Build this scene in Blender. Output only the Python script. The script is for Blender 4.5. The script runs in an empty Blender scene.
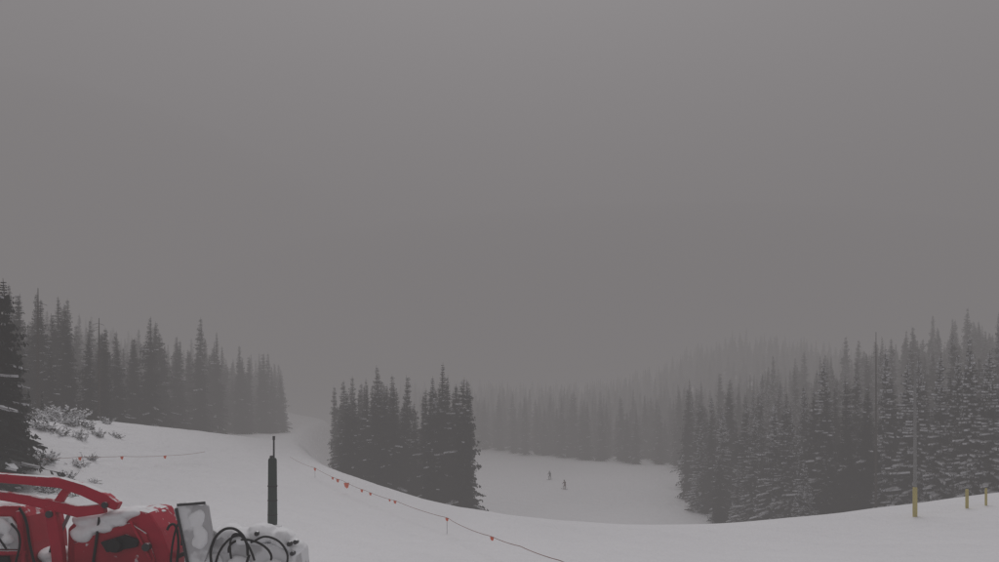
import bpy, bmesh, math, random
import numpy as np
from mathutils import Vector, noise, Matrix
random.seed(11)
scene=bpy.context.scene
scene.view_settings.view_transform='Standard'
scene.view_settings.look='None'
scene.view_settings.exposure=0
COL=scene.collection
F=865.0; CAMZ=5.0
def X(px,d): return (px-499.5)/F*d          # survey bearing -> metres
def Z(py,d): return CAMZ-(py-400)/F*d

# ---------------- materials ----------------
def mat(name,color,rough=0.6,metal=0.0,var=0.0,vscale=4.0,bump=0.0,bscale=20.0,snow=0.0,spec=0.5,sscale=3.5):
    m=bpy.data.materials.new(name); m.use_nodes=True
    nt=m.node_tree; N=nt.nodes; L=nt.links
    b=N['Principled BSDF']; b.inputs['Roughness'].default_value=rough; b.inputs['Metallic'].default_value=metal
    b.inputs['Specular IOR Level'].default_value=spec
    tc=N.new('ShaderNodeTexCoord')
    nz=N.new('ShaderNodeTexNoise'); nz.inputs['Scale'].default_value=vscale; nz.inputs['Detail'].default_value=5
    L.new(tc.outputs['Object'],nz.inputs['Vector'])
    mx=N.new('ShaderNodeMix'); mx.data_type='RGBA'
    c=color
    mx.inputs[6].default_value=(c[0]*(1-var),c[1]*(1-var),c[2]*(1-var),1)
    mx.inputs[7].default_value=(min(1,c[0]*(1+var)),min(1,c[1]*(1+var)),min(1,c[2]*(1+var)),1)
    L.new(nz.outputs['Fac'],mx.inputs[0])
    out=mx.outputs[2]
    if snow>0:
        g=N.new('ShaderNodeNewGeometry'); sp=N.new('ShaderNodeSeparateXYZ'); L.new(g.outputs['Normal'],sp.inputs[0])
        n2=N.new('ShaderNodeTexNoise'); n2.inputs['Scale'].default_value=sscale; n2.inputs['Detail'].default_value=6
        L.new(tc.outputs['Object'],n2.inputs['Vector'])
        a=N.new('ShaderNodeMath'); a.operation='MULTIPLY_ADD'
        L.new(sp.outputs['Z'],a.inputs[0]); a.inputs[1].default_value=0.45; L.new(n2.outputs['Fac'],a.inputs[2])
        r=N.new('ShaderNodeMapRange'); r.inputs['From Min'].default_value=1.0-snow; r.inputs['From Max'].default_value=1.08-snow
        L.new(a.outputs[0],r.inputs['Value'])
        m2=N.new('ShaderNodeMix'); m2.data_type='RGBA'; L.new(r.outputs['Result'],m2.inputs[0])
        L.new(out,m2.inputs[6]); m2.inputs[7].default_value=(0.78,0.79,0.81,1); out=m2.outputs[2]
    L.new(out,b.inputs['Base Color'])
    if bump>0:
        n3=N.new('ShaderNodeTexNoise'); n3.inputs['Scale'].default_value=bscale; n3.inputs['Detail'].default_value=6
        L.new(tc.outputs['Object'],n3.inputs['Vector'])
        bp=N.new('ShaderNodeBump'); bp.inputs['Strength'].default_value=bump; bp.inputs['Distance'].default_value=0.05
        L.new(n3.outputs['Fac'],bp.inputs['Height']); L.new(bp.outputs['Normal'],b.inputs['Normal'])
    return m
M_needle=mat('spruce_needles',(0.024,0.028,0.027),0.9,var=0.5,vscale=1.2,spec=0.1)
M_needlef=mat('frosted_needles',(0.044,0.048,0.050),0.9,var=0.75,vscale=0.9,spec=0.1)
M_bark=mat('bark',(0.06,0.052,0.048),0.9,var=0.4,vscale=6,spec=0.1)
M_tsnow=mat('branch_snow',(0.68,0.69,0.72),0.9,var=0.12,vscale=3,spec=0.1)
M_red=mat('red_paint',(0.40,0.010,0.030),0.5,var=0.15,vscale=2,snow=0.36,bump=0.05,spec=.25)
M_redc=mat('red_paint_clean',(0.43,0.008,0.034),0.5,var=0.2,vscale=2.5,bump=0.05,spec=.25,snow=0.16)
M_black=mat('black_rubber',(0.014,0.014,0.016),0.6,var=0.3,spec=.3)
M_dark=mat('dark_steel',(0.04,0.04,0.045),0.5,metal=0.3,var=0.3,snow=0.15)
M_grey=mat('grey_plate',(0.50,0.50,0.515),0.7,var=0.16,vscale=1.5,snow=0.50,bump=0.12,spec=.2,sscale=1.6)
M_csnow=mat('settled_snow',(0.86,0.87,0.89),0.85,var=0.03,bump=0.3,bscale=7,spec=0.2)
M_green=mat('dark_green_pad',(0.010,0.028,0.022),0.7,var=0.3,vscale=5,bump=0.2)
M_yel=mat('yellow_pad',(0.58,0.50,0.20),0.8,var=0.2,vscale=4,spec=.2)
M_galv=mat('galvanised_steel',(0.26,0.26,0.26),0.6,metal=0.0,var=0.2)
M_orange=mat('orange_flag',(0.85,0.16,0.08),0.7,var=0.1)
M_rope=mat('rope',(0.30,0.17,0.15),0.9,var=0.2)
M_twig=mat('twig',(0.05,0.043,0.038),0.9,var=0.3)
M_glass=mat('cab_glass',(0.02,0.022,0.025),0.12,var=0.1)
M_jack=mat('ski_jacket',(0.07,0.07,0.09),0.8,var=0.2)
M_jack2=mat('ski_jacket_red',(0.13,0.07,0.07),0.8,var=0.2)

def snow_ground():
    m=bpy.data.materials.new('snow_ground'); m.use_nodes=True
    nt=m.node_tree; N=nt.nodes; L=nt.links; b=N['Principled BSDF']
    b.inputs['Roughness'].default_value=0.8; b.inputs['Specular IOR Level'].default_value=0.2
    tc=N.new('ShaderNodeTexCoord')
    nz=N.new('ShaderNodeTexNoise'); nz.inputs['Scale'].default_value=0.07; nz.inputs['Detail'].default_value=7; nz.inputs['Roughness'].default_value=0.6
    mp=N.new('ShaderNodeMapping'); mp.inputs['Scale'].default_value=(1,0.45,1); mp.inputs['Rotation'].default_value=(0,0,0.5)
    L.new(tc.outputs['Object'],mp.inputs[0]); L.new(mp.outputs[0],nz.inputs['Vector'])
    mx=N.new('ShaderNodeMix'); mx.data_type='RGBA'
    mx.inputs[6].default_value=(0.77,0.775,0.80,1); mx.inputs[7].default_value=(0.92,0.925,0.95,1)
    L.new(nz.outputs['Fac'],mx.inputs[0]); L.new(mx.outputs[2],b.inputs['Base Color'])
    n1=N.new('ShaderNodeTexNoise'); n1.inputs['Scale'].default_value=0.55; n1.inputs['Detail'].default_value=8; n1.inputs['Roughness'].default_value=0.62
    L.new(mp.outputs[0],n1.inputs['Vector'])
    bp=N.new('ShaderNodeBump'); bp.inputs['Strength'].default_value=0.8; bp.inputs['Distance'].default_value=0.5
    L.new(n1.outputs['Fac'],bp.inputs['Height'])
    wv=N.new('ShaderNodeTexWave'); wv.inputs['Scale'].default_value=0.13; wv.inputs['Distortion'].default_value=9; wv.inputs['Detail'].default_value=4; wv.inputs['Detail Scale'].default_value=0.5
    mp2=N.new('ShaderNodeMapping'); mp2.inputs['Rotation'].default_value=(0,0,-0.6); L.new(tc.outputs['Object'],mp2.inputs[0]); L.new(mp2.outputs[0],wv.inputs['Vector'])
    bp2=N.new('ShaderNodeBump'); bp2.inputs['Strength'].default_value=0.2; bp2.inputs['Distance'].default_value=0.2
    L.new(wv.outputs['Fac'],bp2.inputs['Height']); L.new(bp.outputs['Normal'],bp2.inputs['Normal'])
    L.new(bp2.outputs['Normal'],b.inputs['Normal'])
    return m
M_ground=snow_ground()

# ---------------- terrain ----------------
cx=[-400,-48,-40,-35,-26.6,-14.2,-7.1,-1.2,5.6,11.5,17.9,24.3,40,400]
cY=[ 400,240,175,145,108,   75,   61,  53,  47, 44,  43,  42, 44, 60]
cZ=[ 4,  -2.2,-2.0,-1.9,-1.5,-1.5,-1.8,-2.2,-2.1,-1.8,-1.05,0.0,1.6,8]
def sm(t):
    t=np.clip(t,0,1); return t*t*(3-2*t)
def H(x,y):
    x=np.asarray(x,float); y=np.asarray(y,float)
    Yc=0;zc=0
    for o in (-3,-1.5,0,1.5,3):
        Yc=Yc+np.interp(x+o,cx,cY)/5; zc=zc+np.interp(x+o,cx,cZ)/5
    pl=zc*sm((y-15)/(Yc-15))
    pl=pl+4.1*sm((-x-19)/13)*sm((y-36)/22)*(1-0.66*sm((y-64)/60))
    pl=pl+0.16*np.maximum(0,-x-48)*sm((y-60)/60)
    fl=-10.8+1.4*sm((y-110)/90)
    fl=fl+0.28*np.maximum(0,x-40)*sm((y-50)/60)*(1-0.6*sm((y-170)/80))
    fl=fl+0.04*np.maximum(0,y-235)
    fl=fl+16*np.exp(-((x-98)/34)**2-((y-350)/70)**2)
    t=sm((y-Yc)/40)
    return pl*(1-t)+fl*t
def nzh(x,y):
    return 0.25*noise.noise(Vector((x*0.05,y*0.05,0)))*min(1,max(0,(y-20)/30))+0.05*noise.noise(Vector((x*0.35,y*0.35,3)))
def Hs(x,y): return float(H(x,y))+nzh(x,y)
def axis(lo,hi,near,step,growth):
    pts=[0.0]; s=step
    while pts[-1]<hi:
        if pts[-1]>near: s*=growth
        pts.append(pts[-1]+s)
    neg=[0.0]; s=step
    while neg[-1]>lo:
        if -neg[-1]>near: s*=growth
        neg.append(neg[-1]-s)
    return sorted(set(neg[1:]+pts))
xs=axis(-1400,1400,48,0.9,1.06); ys=[y for y in axis(-120,1900,130,0.9,1.04) if y>-130]
GX,GY=np.meshgrid(np.array(xs),np.array(ys)); GZ=H(GX,GY)
V=[(float(GX[j,i]),float(GY[j,i]),float(GZ[j,i])+nzh(GX[j,i],GY[j,i])) for j in range(len(ys)) for i in range(len(xs))]; nx=len(xs)
Fc=[(j*nx+i,j*nx+i+1,(j+1)*nx+i+1,(j+1)*nx+i) for j in range(len(ys)-1) for i in range(nx-1)]
me=bpy.data.meshes.new('snow_ground'); me.from_pydata(V,[],Fc); me.materials.append(M_ground)
me.polygons.foreach_set('use_smooth',[True]*len(me.polygons))
g=bpy.data.objects.new('snow_ground',me); COL.objects.link(g)

# ---------------- conifers ----------------
def conifer(seed,Ht,R,snow,dens=1.15,lowstart=0.05,frost=False,pw=1.0):
    rnd=random.Random(seed); v=[];f=[];mi=[]
    def face(pts,m):
        b=len(v); v.extend(pts); f.append(tuple(range(b,b+len(pts)))); mi.append(m)
    n=6; rings=8; base=len(v)
    bend=[(rnd.uniform(-.1,.1),rnd.uniform(-.1,.1)) for _ in range(rings+1)]
    for k in range(rings+1):
        t=k/rings; r=0.016*Ht*(1-t)+0.012
        for a in range(n):
            an=2*math.pi*a/n; v.append((r*math.cos(an)+bend[k][0]*t,r*math.sin(an)+bend[k][1]*t,t*Ht))
    for k in range(rings):
        for a in range(n):
            f.append((base+k*n+a,base+k*n+(a+1)%n,base+(k+1)*n+(a+1)%n,base+(k+1)*n+a)); mi.append(0)
    z=Ht*lowstart; ph=0
    asym=rnd.uniform(0,6.28)
    while z<Ht*0.985:
        t=z/Ht
        prof=(1-t)**pw*(0.8+0.2*min(1,t/0.15))
        env=R*prof*(0.9+0.5*noise.noise(Vector((z*0.8,seed*3.7,0)))+rnd.uniform(-.16,.16))+0.10
        nb=max(4,int((5+3.5*(1-t))*dens))
        whole=rnd.random()<.09
        for b in range(nb):
            az=ph+2*math.pi*b/nb+rnd.uniform(-.35,.35)
            L=env*rnd.uniform(0.5,1.12)*(1+0.22*math.cos(az-asym))
            if rnd.random()<0.07: L*=1.25
            if rnd.random()<(.55 if whole else .10): continue
            ca,sa=math.cos(az),math.sin(az)
            droop=-(0.46-0.55*t)*L*rnd.uniform(.6,1.4)
            segs=3; pts=[]
            for s in range(segs+1):
                u=s/segs; pts.append(Vector((ca*L*u,sa*L*u,z+droop*(u**1.2)+0.12*L*max(0,u-.6))))
            side=Vector((-sa,ca,0))
            hassnow=rnd.random()<snow
            for s in range(segs):
                u0,u1=s/segs,(s+1)/segs
                w0=L*(.06+.16*(1-abs(u0-.35)*1.2)); w1=L*(.02+.18*max(0,1-u1))
                j=rnd.uniform(-.05,.05)*L
                face([pts[s]-side*w0,pts[s]+side*w0,pts[s+1]+side*w1+Vector((0,0,j)),pts[s+1]-side*w1],1)
                for sd in (-1,1):
                    for q in range(2):
                        u=rnd.uniform(u0,u1); o=pts[s].lerp(pts[s+1],(u-u0)*segs)
                        ll=(0.05+0.50*L*(1-u*.8))*rnd.uniform(.45,1.0)
                        d=(side*sd*rnd.uniform(.5,1)+Vector((ca,sa,0))*rnd.uniform(.2,.9)+Vector((0,0,rnd.uniform(-.9,.1)))).normalized()*ll
                        k=min(1,L)
                        e=Vector((ca,sa,0))*0.08*k+Vector((0,0,(-0.10-0.14*rnd.random())*k))
                        face([o,o+e,o+d+e*.2,o+d*.55-e*.8],1)
                if hassnow and (s>0 or rnd.random()<.4):
                    up=Vector((0,0,0.05)); k=rnd.uniform(.6,1.1)
                    face([pts[s]-side*w0*k+up,pts[s]+side*w0*k+up,pts[s+1]+side*w1*k+up,pts[s+1]-side*w1*k+up],2)
                    face([pts[s]-side*w0*k+up,pts[s+1]-side*w1*k+up,pts[s+1]-side*w1*k*1.1-up*1.4,pts[s]-side*w0*k*1.1-up*1.4],2)
                    face([pts[s]+side*w0*k+up,pts[s+1]+side*w1*k+up,pts[s+1]+side*w1*k*1.1-up*1.4,pts[s]+side*w0*k*1.1-up*1.4],2)
        ph+=rnd.uniform(.4,1.1); z+=rnd.uniform(.2,.36)*(0.55+0.65*(1-t))/dens**.3
    me=bpy.data.meshes.new('conifer_mesh'); me.from_pydata([tuple(p) for p in v],[],f)
    for m in (M_bark,M_needlef if frost else M_needle,M_tsnow): me.materials.append(m)
    me.polygons.foreach_set('material_index',mi); me.update()
    return me
Vdark=[conifer(100+i,16,r,s,pw=p) for i,(r,s,p) in enumerate([(2.6,.07,.9),(2.1,.07,.75),(3.0,.09,1.0),(1.8,.06,.7),(2.5,.1,.85),(2.3,.08,.9)])]
Vsnow=[conifer(200+i,16,r,s,frost=True,pw=p) for i,(r,s,p) in enumerate([(2.8,.55,.95),(2.3,.38,.8),(3.1,.65,1.0),(2.1,.45,.8),(2.7,.6,.95)])]
def empty(name,loc=(0,0,0)):
    e=bpy.data.objects.new(name,None); e.location=loc; e.empty_display_size=.5; COL.objects.link(e); return e
def tree(name,me,x,y,h,wid=1.0,parent=None,sink=0.2):
    o=bpy.data.objects.new(name,me); COL.objects.link(o)
    s=h/16.0; sw=math.sqrt(s)*wid*1.05; o.scale=(sw,sw,s); o.location=(x,y,Hs(x,y)-sink)
    o.rotation_euler=(random.uniform(-.025,.025),random.uniform(-.025,.025),random.uniform(0,6.28))
    if parent: o.parent=parent
    return o
isl=[(336,118,386,.9),(343,112,380,1),(352,116,376,1),(359,110,388,.9),(366,120,378,1),(373,108,392,1),(380,114,365,1.05),(387,106,384,1),
     (394,117,374,1),(401,104,395,.95),(409,110,375,1),(416,103,402,.8),(429,101,388,.9),(436,99,376,.95),(442,98,362,1.1),
     (449,104,375,1),(455,99,384,1.05),(461,96,377,1.1),(466,99,379,1),(468,95,390,.8)]
for px,d,top,w in isl:
    x=X(px,d); tree('spruce_tree',random.choice(Vdark+Vsnow[1:2]),x,d,Z(top,d)-Hs(x,d)+.2,w*1.0)
for i in range(60):
    t=random.random(); px=337+t*122; d=random.uniform(101,128)-t*6
    x=X(px,d); top=random.uniform(382,420); tree('spruce_tree',random.choice(Vdark),x,d,Z(top,d)-Hs(x,d)+.2,random.uniform(.85,1.12))
rt=[(690,137,388),(700,128,402),(712,122,396),(722,112,410),(733,120,392),(744,108,402),(752,103,412),(762,110,394),(772,98,398),(783,106,392),
    (793,97,402),(803,100,385),(813,94,390),(827,93,359),(836,98,388),(846,90,378),(857,95,372),(866,88,384),(884,87,345),(893,92,378),(905,85,360),
    (916,84,358),(926,90,380),(938,82,353),(948,85,372),(958,81,352),(968,80,366),(974,79,336),(984,82,360),(994,78,350),(1005,80,345),(1018,82,356),(1035,80,340),(1055,84,350)]
for px,d,top in rt:
    x=X(px,d); tree('spruce_tree',random.choice(Vsnow+Vdark[:2]),x,d,Z(top,d)-Hs(x,d)+.2,random.uniform(.85,1.1))
for i in range(46):
    px=random.uniform(700,1040); d=random.uniform(0,10)+ (118 if px<730 else 104 if px<790 else 88)
    x=X(px,d); tree('spruce_tree',random.choice(Vsnow+Vdark[:2]),x,d,random.uniform(6,13),random.uniform(.9,1.2))
rf=empty('spruce_forest')
def scatter(parent,x0,x1,y0,y1,step,cond,hr,meshes):
    y=y0
    while y<y1:
        x=x0
        while x<x1:
            xx=x+random.uniform(-.48,.48)*step; yy=y+random.uniform(-.48,.48)*step
            if cond(xx,yy):
                h=random.uniform(*hr)*random.choice([1,1,.85,.7,1.12]); tree('tree',random.choice(meshes),xx,yy,h,random.uniform(.85,1.2),parent)
            x+=step
        y+=step
scatter(rf,26,150,86,200,4.4,lambda x,y: x>27.5+max(0,(105-y))*0.35 and abs(x/y)<.75 and x>0.215*y-0.5 ,(12,17.5),Vsnow[:3]+Vdark)
lf=empty('spruce_forest')
scatter(lf,-150,-34,72,190,3.8,lambda x,y: x<-37.5+2.5*noise.noise(Vector((y*.1,0,0))) and x<-0.252*y and x/y>-.8 and not(y<86 and x>-41),(9.5,14),Vdark)
for px,d,top in [(52,78,345),(68,80,328),(88,82,335),(104,84,328),(118,88,342),(132,92,338),(150,98,334),(163,104,345),(178,108,340),(200,118,352),(214,124,347),(238,132,345),(250,138,356),(262,142,360),(272,146,366),(281,150,376)]:
    x=X(px,d); tree('spruce_tree',random.choice(Vdark[:2]+Vdark[3:]),x,d,Z(top,d)-Hs(x,d)+.2,.9)
ff=empty('distant_spruce_forest')
def farc(x,y):
    edge=241-1.29*(x+5)
    if x<-5: edge=241+ (-(x+5))*1.3
    return y>max(edge,178) and x>-0.13*y and x<0.62*y
scatter(ff,-60,270,186,290,5.0,farc,(12,16),Vdark)
scatter(ff,-60,300,290,470,6.0,farc,(12,16),Vdark)
scatter(ff,-260,-90,190,330,7.0,lambda x,y:x<-0.30*y and x>-.8*y,(12,16),Vdark)
nl=conifer(301,12,2.5,.10,1.5,.03,pw=.8); nl2=conifer(305,12,2.3,.16,1.4,.03,pw=.9)
def near(px,d,top,w,m):
    x=X(px,d); o=tree('spruce_tree',m,x,d,1,1); h=Z(top,d)-Hs(x,d)+.2; s=h/12; o.scale=(s*w,s*w,s)
near(2,46,278,1.05,nl); near(-22,44,262,1.1,nl2); near(17,50,345,.8,nl2); near(28,60,388,.75,nl); near(42,66,388,.55,nl2)
near(-4,52,320,1.0,nl)

# ---------------- generic part builders ----------------
def link(me,name,parent=None,m=None,smooth=False):
    if m is not None: me.materials.append(m)
    if smooth: me.polygons.foreach_set('use_smooth',[True]*len(me.polygons))
    o=bpy.data.objects.new(name,me); COL.objects.link(o)
    if parent: o.parent=parent; o.matrix_parent_inverse=Matrix.Translation(-Vector(parent.location))
    return o
def bevel(o,w,s=2):
    b=o.modifiers.new('b','BEVEL'); b.width=w; b.segments=s; b.limit_method='ANGLE'; return o
def beam(name,p1,p2,w,h,m,parent,bv=.02):
    p1=Vector(p1);p2=Vector(p2);d=p2-p1;L=d.length
    bm=bmesh.new(); bmesh.ops.create_cube(bm,size=1)
    for q in bm.verts: q.co=Vector((q.co.x*w,q.co.y*h,q.co.z*L))
    me=bpy.data.meshes.new(name)
    rot=d.to_track_quat('Z','Y').to_matrix().to_4x4(); bm.transform(Matrix.Translation((p1+p2)/2)@rot); bm.to_mesh(me); bm.free()
    return bevel(link(me,name,parent,m),bv)
def prism(name,pts,y0,y1,m,parent,bv=.03):
    n=len(pts); v=[(x,y0,z) for x,z in pts]+[(x,y1,z) for x,z in pts]
    f=[tuple(range(n)),tuple(range(2*n-1,n-1,-1))]+[(i,i+n,(i+1)%n+n,(i+1)%n) for i in range(n)]
    me=bpy.data.meshes.new(name); me.from_pydata(v,[],f)
    bm=bmesh.new(); bm.from_mesh(me); bmesh.ops.recalc_face_normals(bm,faces=bm.faces); bm.to_mesh(me); bm.free()
    return bevel(link(me,name,parent,m),bv)
def lathe(name,prof,m,parent,loc=(0,0,0),n=20,axis='Z'):
    v=[];f=[]
    for r,z in prof:
        for a in range(n):
            an=2*math.pi*a/n
            v.append((r*math.cos(an)+loc[0],r*math.sin(an)+loc[1],z+loc[2]) if axis=='Z' else (r*math.cos(an)+loc[0],z+loc[1],r*math.sin(an)+loc[2]))
    for k in range(len(prof)-1):
        for a in range(n): f.append((k*n+a,k*n+(a+1)%n,(k+1)*n+(a+1)%n,(k+1)*n+a))
    f.append(tuple(range(n-1,-1,-1))); f.append(tuple(range((len(prof)-1)*n,len(prof)*n)))
    me=bpy.data.meshes.new(name); me.from_pydata(v,[],f)
    bm=bmesh.new(); bm.from_mesh(me); bmesh.ops.recalc_face_normals(bm,faces=bm.faces); bm.to_mesh(me); bm.free()
    o=link(me,name,parent,m,True)
    es=o.modifiers.new('e','EDGE_SPLIT'); es.split_angle=math.radians(40)
    return o
def tube(name,pts,r,m,parent,cyc=False):
    cu=bpy.data.curves.new(name,'CURVE'); cu.dimensions='3D'; cu.bevel_depth=r; cu.bevel_resolution=3; cu.resolution_u=8
    sp=cu.splines.new('BEZIER'); sp.bezier_points.add(len(pts)-1); sp.use_cyclic_u=cyc
    for b,p in zip(sp.bezier_points,pts): b.co=p; b.handle_left_type=b.handle_right_type='AUTO'
    cu.materials.append(m); o=bpy.data.objects.new(name,cu); COL.objects.link(o)
    if parent: o.parent=parent; o.matrix_parent_inverse=Matrix.Translation(-Vector(parent.location))
    return o
def lumps(name,blobs,parent,vox=.035,amp=.06,m=None):
    bm=bmesh.new()
    for c,r in blobs:
        t=bmesh.ops.create_icosphere(bm,subdivisions=3,radius=1)
        for q in t['verts']:
            p=Vector((q.co.x*r[0],q.co.y*r[1],q.co.z*r[2]))+Vector(c)
            nz=noise.noise(p*3)+.5*noise.noise(p*8); q.co=p+q.co*nz*amp
    me=bpy.data.meshes.new(name); bm.to_mesh(me); bm.free()
    o=link(me,name,parent,m or M_csnow,True)
    r=o.modifiers.new('r','REMESH'); r.mode='VOXEL'; r.voxel_size=vox; r.use_smooth_shade=True
    s=o.modifiers.new('s','SMOOTH'); s.iterations=3
    return o

# ---------------- snow groomer ----------------
D=20.0
def q(px,py): return (X(px,D),Z(py,D))
def Q(px,py,dy=0): x,z=q(px,py); return (x,D+dy,z)
sg=empty('snow_groomer',(-10.5,20,0))
def strip(name,c,y0,y1,m):
    up=[];dn=[]
    for i,(a,b,h) in enumerate(c):
        p=c[max(0,i-1)]; n=c[min(len(c)-1,i+1)]; dx=n[0]-p[0]; dy=n[1]-p[1]; l=math.hypot(dx,dy); nx_,ny_=-dy/l,dx/l
        up.append(q(a-nx_*h,b-ny_*h)); dn.append(q(a+nx_*h,b+ny_*h))
    return prism(name,up+dn[::-1],y0,y1,m,sg,.03)
strip('lift_arm_upper',[(-70,470,4.5),(0,474,4.5),(40,477,4.5),(76,480,5),(98,487,5.5),(118,496,6),(131,503,4)],19.25,19.50,M_redc)
strip('lift_arm_lower',[(-70,485,4),(0,490,4),(34,495,4.5),(64,501,5),(92,508,5.5),(118,505,4.5)],19.28,19.48,M_redc)
strip('arm_brace',[(86,482,3.5),(78,490,3.5),(70,503,4)],19.30,19.46,M_redc)
strip('arm_post',[(64,502,5),(68,520,5.5),(72,545,5.5),(75,580,5.5)],19.27,19.49,M_redc)
lathe('pivot_pin',[(.07,-.2),(.07,.2)],M_dark,sg,Q(120,501,-.6),16,'Y')
lathe('pivot_pin_low',[(.08,-.18),(.08,.18)],M_dark,sg,Q(66,510,-.6),16,'Y')
beam('lift_cylinder_rod',Q(78,508,-.3),Q(60,545,-.3),.07,.07,M_galv,sg,.01)
beam('lift_cylinder_body',Q(64,532,-.3),Q(54,570,-.3),.14,.14,M_black,sg,.03)
prism('rear_housing',[q(76,526),q(84,518),q(146,508),q(156,510),q(166,526),q(176,550),q(176,575),q(165,610),q(74,610)],19.6,21.0,M_redc,sg,.06)
prism('housing_front_panel',[q(84,540),q(110,528),q(138,520),q(154,530),q(163,556),q(158,600),q(84,600)],19.52,19.596,M_red,sg,.02)
beam('housing_strap',Q(110,514,-.52),Q(98,600,-.52),.06,.05,M_black,sg,.01)
lathe('lamp_mount',[(.0,-.2),(.14,-.2),(.17,-.08),(.17,.02)],M_black,sg,Q(127,541,-.52),20,'Y')
prism('latch_block',[q(112,538),q(135,531),q(149,536),q(147,543),q(118,548)],19.4,19.515,M_black,sg,.02)
lathe('hose_reel',[(.0,-.1),(.09,-.1),(.09,.05)],M_dark,sg,Q(156,543,-.5),16,'Y')
beam('panel_edge',Q(140,518,-.53),Q(160,556,-.53),.05,.05,M_redc,sg,.01)
lumps('housing_snow',[((X(96,D),19.8,Z(518,D)),(.42,.35,.18)),((X(120,D),19.8,Z(514,D)),(.5,.4,.16)),((X(92,D),19.55,Z(531,D)),(.28,.15,.2)),((X(108,D),19.52,Z(525,D)),(.32,.12,.14)),((X(124,D),19.55,Z(520,D)),(.25,.12,.10)),((X(138,D),19.7,Z(511,D)),(.28,.3,.12)),((X(125,D),20.4,Z(513,D)),(.8,.5,.1))],sg)
prism('engine_deck',[q(-110,502),q(30,504),q(37,514),q(42,540),q(46,610),q(-110,610)],19.6,21.2,M_redc,sg,.05)
prism('engine_deck_panel',[q(-100,514),q(22,514),q(29,524),q(33,546),q(-100,546)],19.53,19.596,M_grey,sg,.03)
beam('deck_rail',Q(-100,549,-.5),Q(38,549,-.5),.09,.1,M_redc,sg,.02)
beam('deck_rail_post',Q(31,508,-.52),Q(40,600,-.52),.09,.1,M_redc,sg,.02)
prism('deck_grille',[q(-60,553),q(20,553),q(24,575),q(-60,575)],19.5,19.593,M_black,sg,.01)
beam('grab_handle',Q(4,522,-.55),Q(20,545,-.55),.04,.04,M_black,sg,.01)
lumps('deck_snow',[((X(-60+i*18,D),20.3+.15*math.sin(i*2),Z(504,D)),(.42,.7,.10)) for i in range(5)]+[((X(8,D),19.55,Z(524,D)),(.33,.1,.2)),((X(-12,D),19.55,Z(526,D)),(.3,.1,.22)),((X(18,D),19.54,Z(537,D)),(.2,.08,.12))],sg)
lumps('chassis_snow',[((X(56,D),20.0,Z(554,D)),(.35,.5,.2)),((X(62,D),19.9,Z(562,D)),(.3,.4,.2))],sg)
prism('cab',[q(-270,470),q(-130,466),q(-112,505),q(-108,600),q(-290,600),q(-288,520)],19.2,21.3,M_redc,sg,.08)
prism('cab_side_window',[q(-262,478),q(-140,474),q(-125,508),q(-126,535),q(-276,535)],19.16,19.196,M_glass,sg,.02)
prism('chassis',[q(-290,596),q(180,606),q(175,616),q(-300,616)],19.3,21.0,M_dark,sg,.03)
for k,(y0,y1) in enumerate(((18.5,19.2),(21.1,21.8))):
    xl,xr=-18.0,-8.0
    pts=[]
    for a in range(13): an=math.pi/2+math.pi*a/12; pts.append((xl+.45*math.cos(an),.48+.45*math.sin(an)))
    for a in range(13): an=-math.pi/2+math.pi*a/12; pts.append((xr+.45*math.cos(an),.48+.45*math.sin(an)))
    prism('track_%d'%k,pts,y0,y1,M_black,sg,.02)
    for i in range(7): lathe('track_wheel_%d_%d'%(k,i),[(.05,-.06),(.36,-.06),(.36,.06),(.05,.06)],M_dark,sg,(xl+.4+i*1.5,y0-.03 if k==0 else y1+.03,.48),20,'Y')
    for i in range(28): beam('track_cleat_%d_%d'%(k,i),(xl+i*.36,y0,.955),(xl+i*.36,y1,.955),.05,.05,M_galv,sg,.01)
prism('tiller_end_plate',[q(188,505),q(192,500),q(217,497),q(221,501),q(226,532),q(214,566),q(203,600),q(196,600),q(199,540)],19.1,19.2,M_grey,sg,.02)
beam('plate_rib',Q(191,503,-.93),Q(203,560,-.93),.05,.06,M_dark,sg,.01)
beam('plate_lip',Q(192,500,-.93),Q(219,498,-.93),.05,.06,M_dark,sg,.01)
prism('tiller_end_plate_far',[q(200,540),q(224,534),q(212,566),q(200,600),q(195,600)],20.9,21.0,M_grey,sg,.02)
prism('tiller_hood',[q(208,524),q(222,524),q(240,534),q(285,540),q(300,551),q(302,580),q(280,612),q(206,612)],19.25,20.9,M_grey,sg,.05)
beam('tiller_drawbar',Q(176,585,.1),Q(206,570,.1),.22,.22,M_redc,sg)
beam('tiller_drawbar_top',Q(170,560,.1),Q(204,545,.1),.10,.10,M_dark,sg)
lumps('tiller_snow',[((X(232,D),19.6,Z(530,D)),(.34,.4,.18)),((X(250,D),19.55,Z(534,D)),(.36,.42,.19)),((X(268,D),19.6,Z(531,D)),(.34,.45,.24)),((X(286,D),19.6,Z(535,D)),(.3,.4,.22)),((X(300,D),19.5,Z(543,D)),(.17,.3,.17)),
   ((X(222,D),19.2,Z(556,D)),(.30,.10,.26)),((X(250,D),19.2,Z(560,D)),(.3,.1,.22)),((X(282,D),19.2,Z(562,D)),(.3,.1,.22)),((X(205,D),19.15,Z(499,D)),(.30,.10,.05)),((X(210,D),19.12,Z(514,D)),(.2,.06,.25)),((X(213,D),19.1,Z(530,D)),(.2,.06,.3))],sg,.03,.09)
def loop(name,cx,cy,rx,ry,r,dy,rot=0,a0=0,a1=2*math.pi,n=12,m=M_black):
    pts=[]
    for i in range(n):
        a=a0+(a1-a0)*i/(n-1); u=rx*math.cos(a); w=ry*math.sin(a)
        pts.append(Q(cx+u*math.cos(rot)-w*math.sin(rot),cy+u*math.sin(rot)+w*math.cos(rot),dy-.12*math.sin(a*1.3)))
    return tube(name,pts,r,m,sg)
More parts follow.
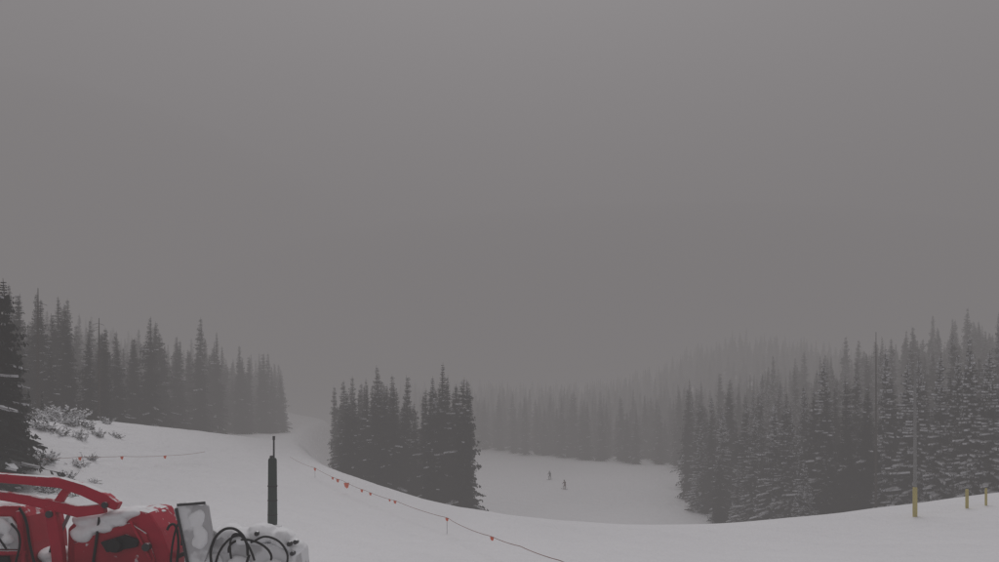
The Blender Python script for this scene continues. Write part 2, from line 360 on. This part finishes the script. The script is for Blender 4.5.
loop('hydraulic_hose',243,545,19,23,.030,-1.0,.1)
loop('hydraulic_hose_b',246,550,15,22,.026,-.95,.5,.4,4.6)
loop('hydraulic_hose_c',262,546,22,12,.026,-.95,.2,2.8,6.4)
loop('hydraulic_hose_d',256,552,12,26,.024,-1.02,-.3,3.3,6.4)
loop('hydraulic_hose_e',183,548,7,28,.028,-.75,0,-2.2,2.0)
loop('hydraulic_hose_f',190,540,6,22,.024,-.8,.1,1.8,6.2)
tube('hydraulic_hose_g',[Q(262,536,-.9),Q(280,530,-1.0),Q(296,543,-.95),Q(294,566,-.8)],.024,M_black,sg)
tube('hydraulic_hose_h',[Q(34,505,-.6),Q(42,515,-.7),Q(44,540,-.6),Q(50,575,-.5)],.03,M_black,sg)
tube('hydraulic_hose_i',[Q(26,520,-.6),Q(36,530,-.7),Q(30,560,-.6)],.025,M_black,sg)
for px,py in ((298,538),(304,536),(301,547),(267,528)): lathe('hose_coupling',[(.0,-.08),(.05,-.08),(.06,.06),(.0,.06)],M_dark,sg,Q(px,py,-.8),12,'Y')

# ---------------- padded snow-making post ----------------
d=39.0; x=X(272.5,d); gz=Hs(x,d)
pp=empty('padded_hydrant_post',(x,d,gz))
top=Z(458,d)
lathe('pad',[(.20,-.1),(.215,.3),(.205,1.2),(.19,top-gz-.08),(.15,top-gz)],M_green,pp,(x,d,gz),24)
for k,zz in enumerate((.5,1.15,1.8)): lathe('pad_strap_%d'%k,[(.212,zz),(.220,zz+.01),(.220,zz+.05),(.212,zz+.06)],M_black,pp,(x,d,gz),24)
lathe('rod',[(.045,top-gz-.05),(.04,Z(437,d)-gz)],M_dark,pp,(x+.06,d,gz),12)
lathe('rod_cap',[(.06,Z(440,d)-gz),(.06,Z(436,d)-gz)],M_dark,pp,(x+.06,d,gz),12)
lathe('valve_stub',[(.06,-.1),(.06,.1)],M_dark,pp,(x-.05,d,top+.06),12,'Y')
lumps('base_snow',[((x,d,gz),(.45,.4,.1))],pp,.05,.04)
# ---------------- padded pole and marker posts ----------------
d=42.0; x=X(915,d); gz=Hs(x,d)
yp=empty('padded_light_pole',(x,d,gz))
lathe('pole',[(.085,-.2),(.075,3),(.06,Z(372,d)-gz)],M_galv,yp,(x,d,gz),14)
ztop=Z(487,d)-gz
lathe('pad',[(.10,-.1),(.11,.2),(.105,ztop-.05),(.088,ztop)],M_yel,yp,(x,d,gz),20)
beam('crossarm',(x-.25,d,Z(376,d)),(x+.25,d,Z(376,d)),.05,.05,M_galv,yp,.01)
for px,top,w in ((967,489,.075),(986,488,.055)):
    x=X(px,d); gz=Hs(x,d); t=Z(top,d)-gz
    mp=empty('yellow_marker_post',(x,d,gz))
    lathe('post',[(w*.9,-.2),(w,.2),(w,t-.04),(w*.6,t)],M_yel,mp,(x,d,gz),16)
# ---------------- rope lines ----------------
def rope(pts,name,flags,every=1):
    e=empty(name,pts[0])
    seq=[]
    for i in range(len(pts)-1):
        a=Vector(pts[i]);b=Vector(pts[i+1]); sag=.008*(b-a).length
        for k in range(6):
            t=k/6; p=a.lerp(b,t); p.z-=sag*4*t*(1-t); seq.append(p)
    seq.append(Vector(pts[-1]))
    tube('rope',seq,.012,M_rope,e)
    for i,p in enumerate(pts):
        if i%every: continue
        gz=Hs(p[0],p[1])
        lathe('stake_%d'%i,[(.012,-.1),(.010,p[2]-gz+.05)],M_galv,e,(p[0],p[1],gz),8)
    for i,(t,sz) in enumerate(flags):
        k=min(len(seq)-1,int(t*(len(seq)-1))); p=seq[k]; r=random.uniform(-.5,.5)
        a=Vector((math.cos(r),math.sin(r),0))*sz*.42
        v=[p-a,p+a,p+a*.7-Vector((0,.05,sz*.7)),p+a*.1-Vector((0,-.04,sz*.9)),p-a*.6-Vector((0,.02,sz*.6))]
        me=bpy.data.meshes.new('flag'); me.from_pydata([tuple(w) for w in v],[],[(0,1,2,3,4)]); o=link(me,'flag_%d'%i,e,M_orange)
        so=o.modifiers.new('s','SOLIDIFY'); so.thickness=.008
def rp(px,py,up=.8):
    best=None
    for d in np.arange(12,160,.25):
        h=Hs(X(px,d),d)+up
        if Z(py,d)<=h: best=d;break
    d=best or 60
    return (X(px,d),d,Hs(X(px,d),d)+up)
R1=[rp(600,576),rp(560,561),rp(520,547),rp(492,537),rp(447,518),rp(395,501),rp(366,491),rp(343,481),rp(315,468),rp(290,457)]
rope(R1,'flagged_rope_line',[(t,s) for t,s in ((.335,.18),(.445,.20),(.556,.22),(.575,.16),(.66,.22),(.70,.24),(.775,.46),(.80,.30),(.83,.24),(.9,.3))],4)
R2=[rp(-10,462),rp(30,460),rp(80,458),rp(122,457),rp(165,456),rp(205,452)]
rope(R2,'flagged_rope_line',[(t,.26) for t in (.42,.62,.8)],9)
# ---------------- dead snags ----------------
def snag(px,d,top):
    x=X(px,d); gz=Hs(x,d); h=Z(top,d)-gz
    e=empty('dead_tree',(x,d,gz)); lathe('trunk',[(.16,-.2),(.12,h*.4),(.07,h*.8),(.03,h)],M_bark,e,(x,d,gz),8)
    rr=random.Random(px)
    for i in range(16):
        z=gz+h*rr.uniform(.3,.96); a=rr.uniform(0,6.28); l=rr.uniform(.25,.8)
        beam('limb_%d'%i,(x,d,z),(x+l*math.cos(a),d+l*math.sin(a),z-l*.3),.03,.03,M_bark,e,.003)
snag(38,70,288); snag(99,80,318); snag(214,120,342); snag(876,84,332)
# ---------------- shrubs ----------------
def shrub(x,y,s,seed):
    rr=random.Random(seed); v=[];f=[];mi=[]; gz=Hs(x,y)
    for i in range(34):
        a=rr.uniform(0,6.28); el=rr.uniform(.3,1.4); l=s*rr.uniform(.5,1.1); o=Vector((rr.uniform(-.5,.5)*s,rr.uniform(-.5,.5)*s,0))
        p=o; dr=Vector((math.cos(a)*math.cos(el),math.sin(a)*math.cos(el),math.sin(el)))
        for k in range(4):
            n=p+dr*l/4; w=.03*(1-k/5); sd=dr.cross(Vector((0,0,1))).normalized()*w; u2=Vector((0,0,w))
            for s1 in (sd,u2):
                b=len(v); v+= [p-s1,p+s1,n+s1*.7,n-s1*.7]; f.append((b,b+1,b+2,b+3)); mi.append(0)
            for t in range(4):
                c=p.lerp(n,rr.random()); r=s*rr.uniform(.05,.14); q1=Vector((rr.uniform(-1,1),rr.uniform(-1,1),rr.uniform(-.6,.5)))*r; q2=Vector((rr.uniform(-1,1),rr.uniform(-1,1),rr.uniform(-.2,.7)))*r
                b=len(v); v+=[c-q1,c+q2,c+q1,c-q2]; f.append((b,b+1,b+2,b+3)); mi.append(1 if rr.random()<.84 else 2)
            p=n; dr=(dr+Vector((rr.uniform(-.4,.4),rr.uniform(-.4,.4),rr.uniform(-.5,.2)))).normalized()
    me=bpy.data.meshes.new('snowy_shrub'); me.from_pydata([tuple(w) for w in v],[],f)
    for m in (M_twig,M_csnow,M_needle): me.materials.append(m)
    me.polygons.foreach_set('material_index',mi)
    o=bpy.data.objects.new('snowy_shrub',me); o.location=(x,y,gz-.15); COL.objects.link(o)
for i,(px,d,s) in enumerate([(44,56,1.2),(52,60,1.3),(60,56,.8),(68,60,1.2),(78,57,.8),(86,61,1.0),(97,60,.7),(48,51,.9),(64,49,.7),(78,52,.7),(104,66,.8),(38,50,1.0),(56,64,1.4),(72,66,1.3),(90,54,.6),(50,46,.6),(84,48,.5),(116,62,.6),(46,64,1.4),(58,47,.7),(70,46,.5),(92,50,.45),(42,46,.8)]):
    shrub(X(px,d),d,s,i)
# ---------------- skiers ----------------
def skier(px,d,face,jm,seed):
    x=X(px,d); gz=Hs(x,d)+.06
    e=empty('skier',(x,d,gz))
    J={'pel':(0,.0,.86,.15),'sp':(0,.06,1.08,.145),'ch':(0,.14,1.30,.17),'nk':(0,.2,1.47,.065),'hd':(0,.24,1.58,.105),'ht':(0,.25,1.70,.09),
       'hl':(-.13,.02,.80,.12),'kl':(-.17,.2,.47,.085),'al':(-.17,.04,.12,.065),'tl':(-.17,.2,.06,.06),
       'hr':(.13,.02,.80,.12),'kr':(.17,.2,.47,.085),'ar':(.17,.04,.12,.065),'tr':(.17,.2,.06,.06),
       'sl':(-.2,.14,1.36,.085),'el':(-.34,.22,1.12,.06),'wl':(-.3,.46,1.08,.045),'fl':(-.29,.54,1.08,.045),
       'sr':(.2,.14,1.36,.085),'er':(.34,.22,1.12,.06),'wr':(.3,.46,1.08,.045),'fr':(.29,.54,1.08,.045)}
    E=[('pel','sp'),('sp','ch'),('ch','nk'),('nk','hd'),('hd','ht'),('pel','hl'),('hl','kl'),('kl','al'),('al','tl'),('pel','hr'),('hr','kr'),('kr','ar'),('ar','tr'),
       ('ch','sl'),('sl','el'),('el','wl'),('wl','fl'),('ch','sr'),('sr','er'),('er','wr'),('wr','fr')]
    ks=list(J); me=bpy.data.meshes.new('body'); me.from_pydata([J[k][:3] for k in ks],[(ks.index(a),ks.index(b)) for a,b in E],[])
    o=bpy.data.objects.new('body',me); COL.objects.link(o); me.materials.append(jm); o.parent=e
    o.modifiers.new('sk','SKIN')
    for i,k in enumerate(ks):
        me.skin_vertices[0].data[i].radius=(J[k][3],J[k][3]); me.skin_vertices[0].data[i].use_root=(k=='pel')
    s=o.modifiers.new('ss','SUBSURF'); s.levels=s.render_levels=2
    def part(name,p1,p2,w,h,m):
        ob=beam(name,p1,p2,w,h,m,None,.004); ob.parent=e; return ob
    for sx in (-.17,.17): part('ski',(sx,-.7,.0),(sx,.95,.0),.09,.02,M_black); part('ski_tip',(sx,.95,.0),(sx,1.1,.08),.09,.02,M_black)
    for sx in (-.3,.3): part('pole',(sx,.5,1.12),(sx*1.5,-.1,.02),.02,.02,M_black)
    hm=lathe('helmet',[(.0,.16),(.07,.15),(.12,.08),(.135,0),(.125,-.04)][::-1],M_black,None,(0,.25,1.63),16); hm.parent=e
    gg=beam('goggles',(-.09,.355,1.62),(.09,.355,1.62),.07,.05,M_glass,None,.01); gg.parent=e
    e.rotation_euler=(0,0,face); e.scale=(.88,.88,.88)
skier(550,163,2.6,M_jack,1); skier(565,147,.5,M_jack2,2)

# ---------------- fog banks (absorbing media, added emission stands in for scattered light; denser drifts inside the general fog) ----------------
LF=(0.206,0.195,0.197)
def fogmat(sig,lf=LF):
    fm=bpy.data.materials.new('fog'); fm.use_nodes=True; N=fm.node_tree.nodes; L=fm.node_tree.links
    for n_ in list(N):
        if n_.type!='OUTPUT_MATERIAL': N.remove(n_)
    out=[n_ for n_ in N if n_.type=='OUTPUT_MATERIAL'][0]
    ab=N.new('ShaderNodeVolumeAbsorption'); ab.inputs['Color'].default_value=(0,0,0,1); ab.inputs['Density'].default_value=sig
    em=N.new('ShaderNodeEmission'); em.inputs['Color'].default_value=(*lf,1); em.inputs['Strength'].default_value=sig  # fog glows by itself in place of multiply scattered daylight
    ad=N.new('ShaderNodeAddShader'); L.new(ab.outputs[0],ad.inputs[0]); L.new(em.outputs[0],ad.inputs[1]); L.new(ad.outputs[0],out.inputs['Volume'])
    return fm
bm=bmesh.new(); bmesh.ops.create_cube(bm,size=1)
for q_ in bm.verts: q_.co=Vector((q_.co.x*2600,850+q_.co.y*1900,35+q_.co.z*150))
me=bpy.data.meshes.new('fog_bank'); bm.to_mesh(me); bm.free(); link(me,'fog_bank',None,fogmat(.0055))
def drift(c,r,sig,lf=LF):
    bm=bmesh.new(); bmesh.ops.create_icosphere(bm,subdivisions=5,radius=1)
    for q_ in bm.verts: q_.co=Vector((q_.co.x*r[0]+c[0],q_.co.y*r[1]+c[1],q_.co.z*r[2]+c[2]))
    me=bpy.data.meshes.new('fog_bank'); bm.to_mesh(me); bm.free(); link(me,'fog_bank',None,fogmat(sig,lf),True)
drift((-72,140,6),(62,80,45),.0048)
drift((60,330,10),(220,150,62),.0024,(.154,.146,.148))

# ---------------- world + sun ----------------
w=bpy.data.worlds.new('World'); scene.world=w; w.use_nodes=True
N=w.node_tree.nodes; L=w.node_tree.links; bg=N['Background']
sky=N.new('ShaderNodeTexSky'); sky.sky_type='NISHITA'; sky.sun_disc=False; sky.sun_elevation=math.radians(55); sky.sun_rotation=math.radians(2)
sky.dust_density=3; sky.air_density=1.0
bw=N.new('ShaderNodeRGBToBW'); L.new(sky.outputs[0],bw.inputs[0])
# overcast luminance ~ (1+2 sin(elevation))/3
tc=N.new('ShaderNodeTexCoord'); sp=N.new('ShaderNodeSeparateXYZ'); L.new(tc.outputs['Generated'],sp.inputs[0])
mr=N.new('ShaderNodeMapRange'); mr.inputs['From Min'].default_value=0; mr.inputs['From Max'].default_value=1; mr.inputs['To Min'].default_value=2.2; mr.inputs['To Max'].default_value=13.5
L.new(sp.outputs['Z'],mr.inputs['Value'])
fl=N.new('ShaderNodeMix'); fl.data_type='RGBA'; fl.inputs[0].default_value=0.65; L.new(bw.outputs[0],fl.inputs[6]); L.new(mr.outputs[0],fl.inputs[7])
tn=N.new('ShaderNodeMix'); tn.data_type='RGBA'; tn.blend_type='MULTIPLY'; tn.inputs[0].default_value=1; L.new(fl.outputs[2],tn.inputs[6]); tn.inputs[7].default_value=(1.0,.96,.99,1)
L.new(tn.outputs[2],bg.inputs['Color']); bg.inputs['Strength'].default_value=0.06
sl=bpy.data.lights.new('sun','SUN'); sl.energy=1.5; sl.angle=math.radians(40); sl.color=(1,.985,.985)
so=bpy.data.objects.new('sun',sl); so.rotation_euler=(math.radians(-35),0,math.radians(-2)); COL.objects.link(so)
# ---------------- camera ----------------
cam=bpy.data.cameras.new('camera'); cam.sensor_width=36; cam.lens=36*F/999; cam.shift_y=(400-281)/999; cam.clip_end=6000; cam.clip_start=.1
co=bpy.data.objects.new('camera',cam); co.location=(0,0,CAMZ); co.rotation_euler=(math.radians(90),0,0); COL.objects.link(co)
scene.camera=co
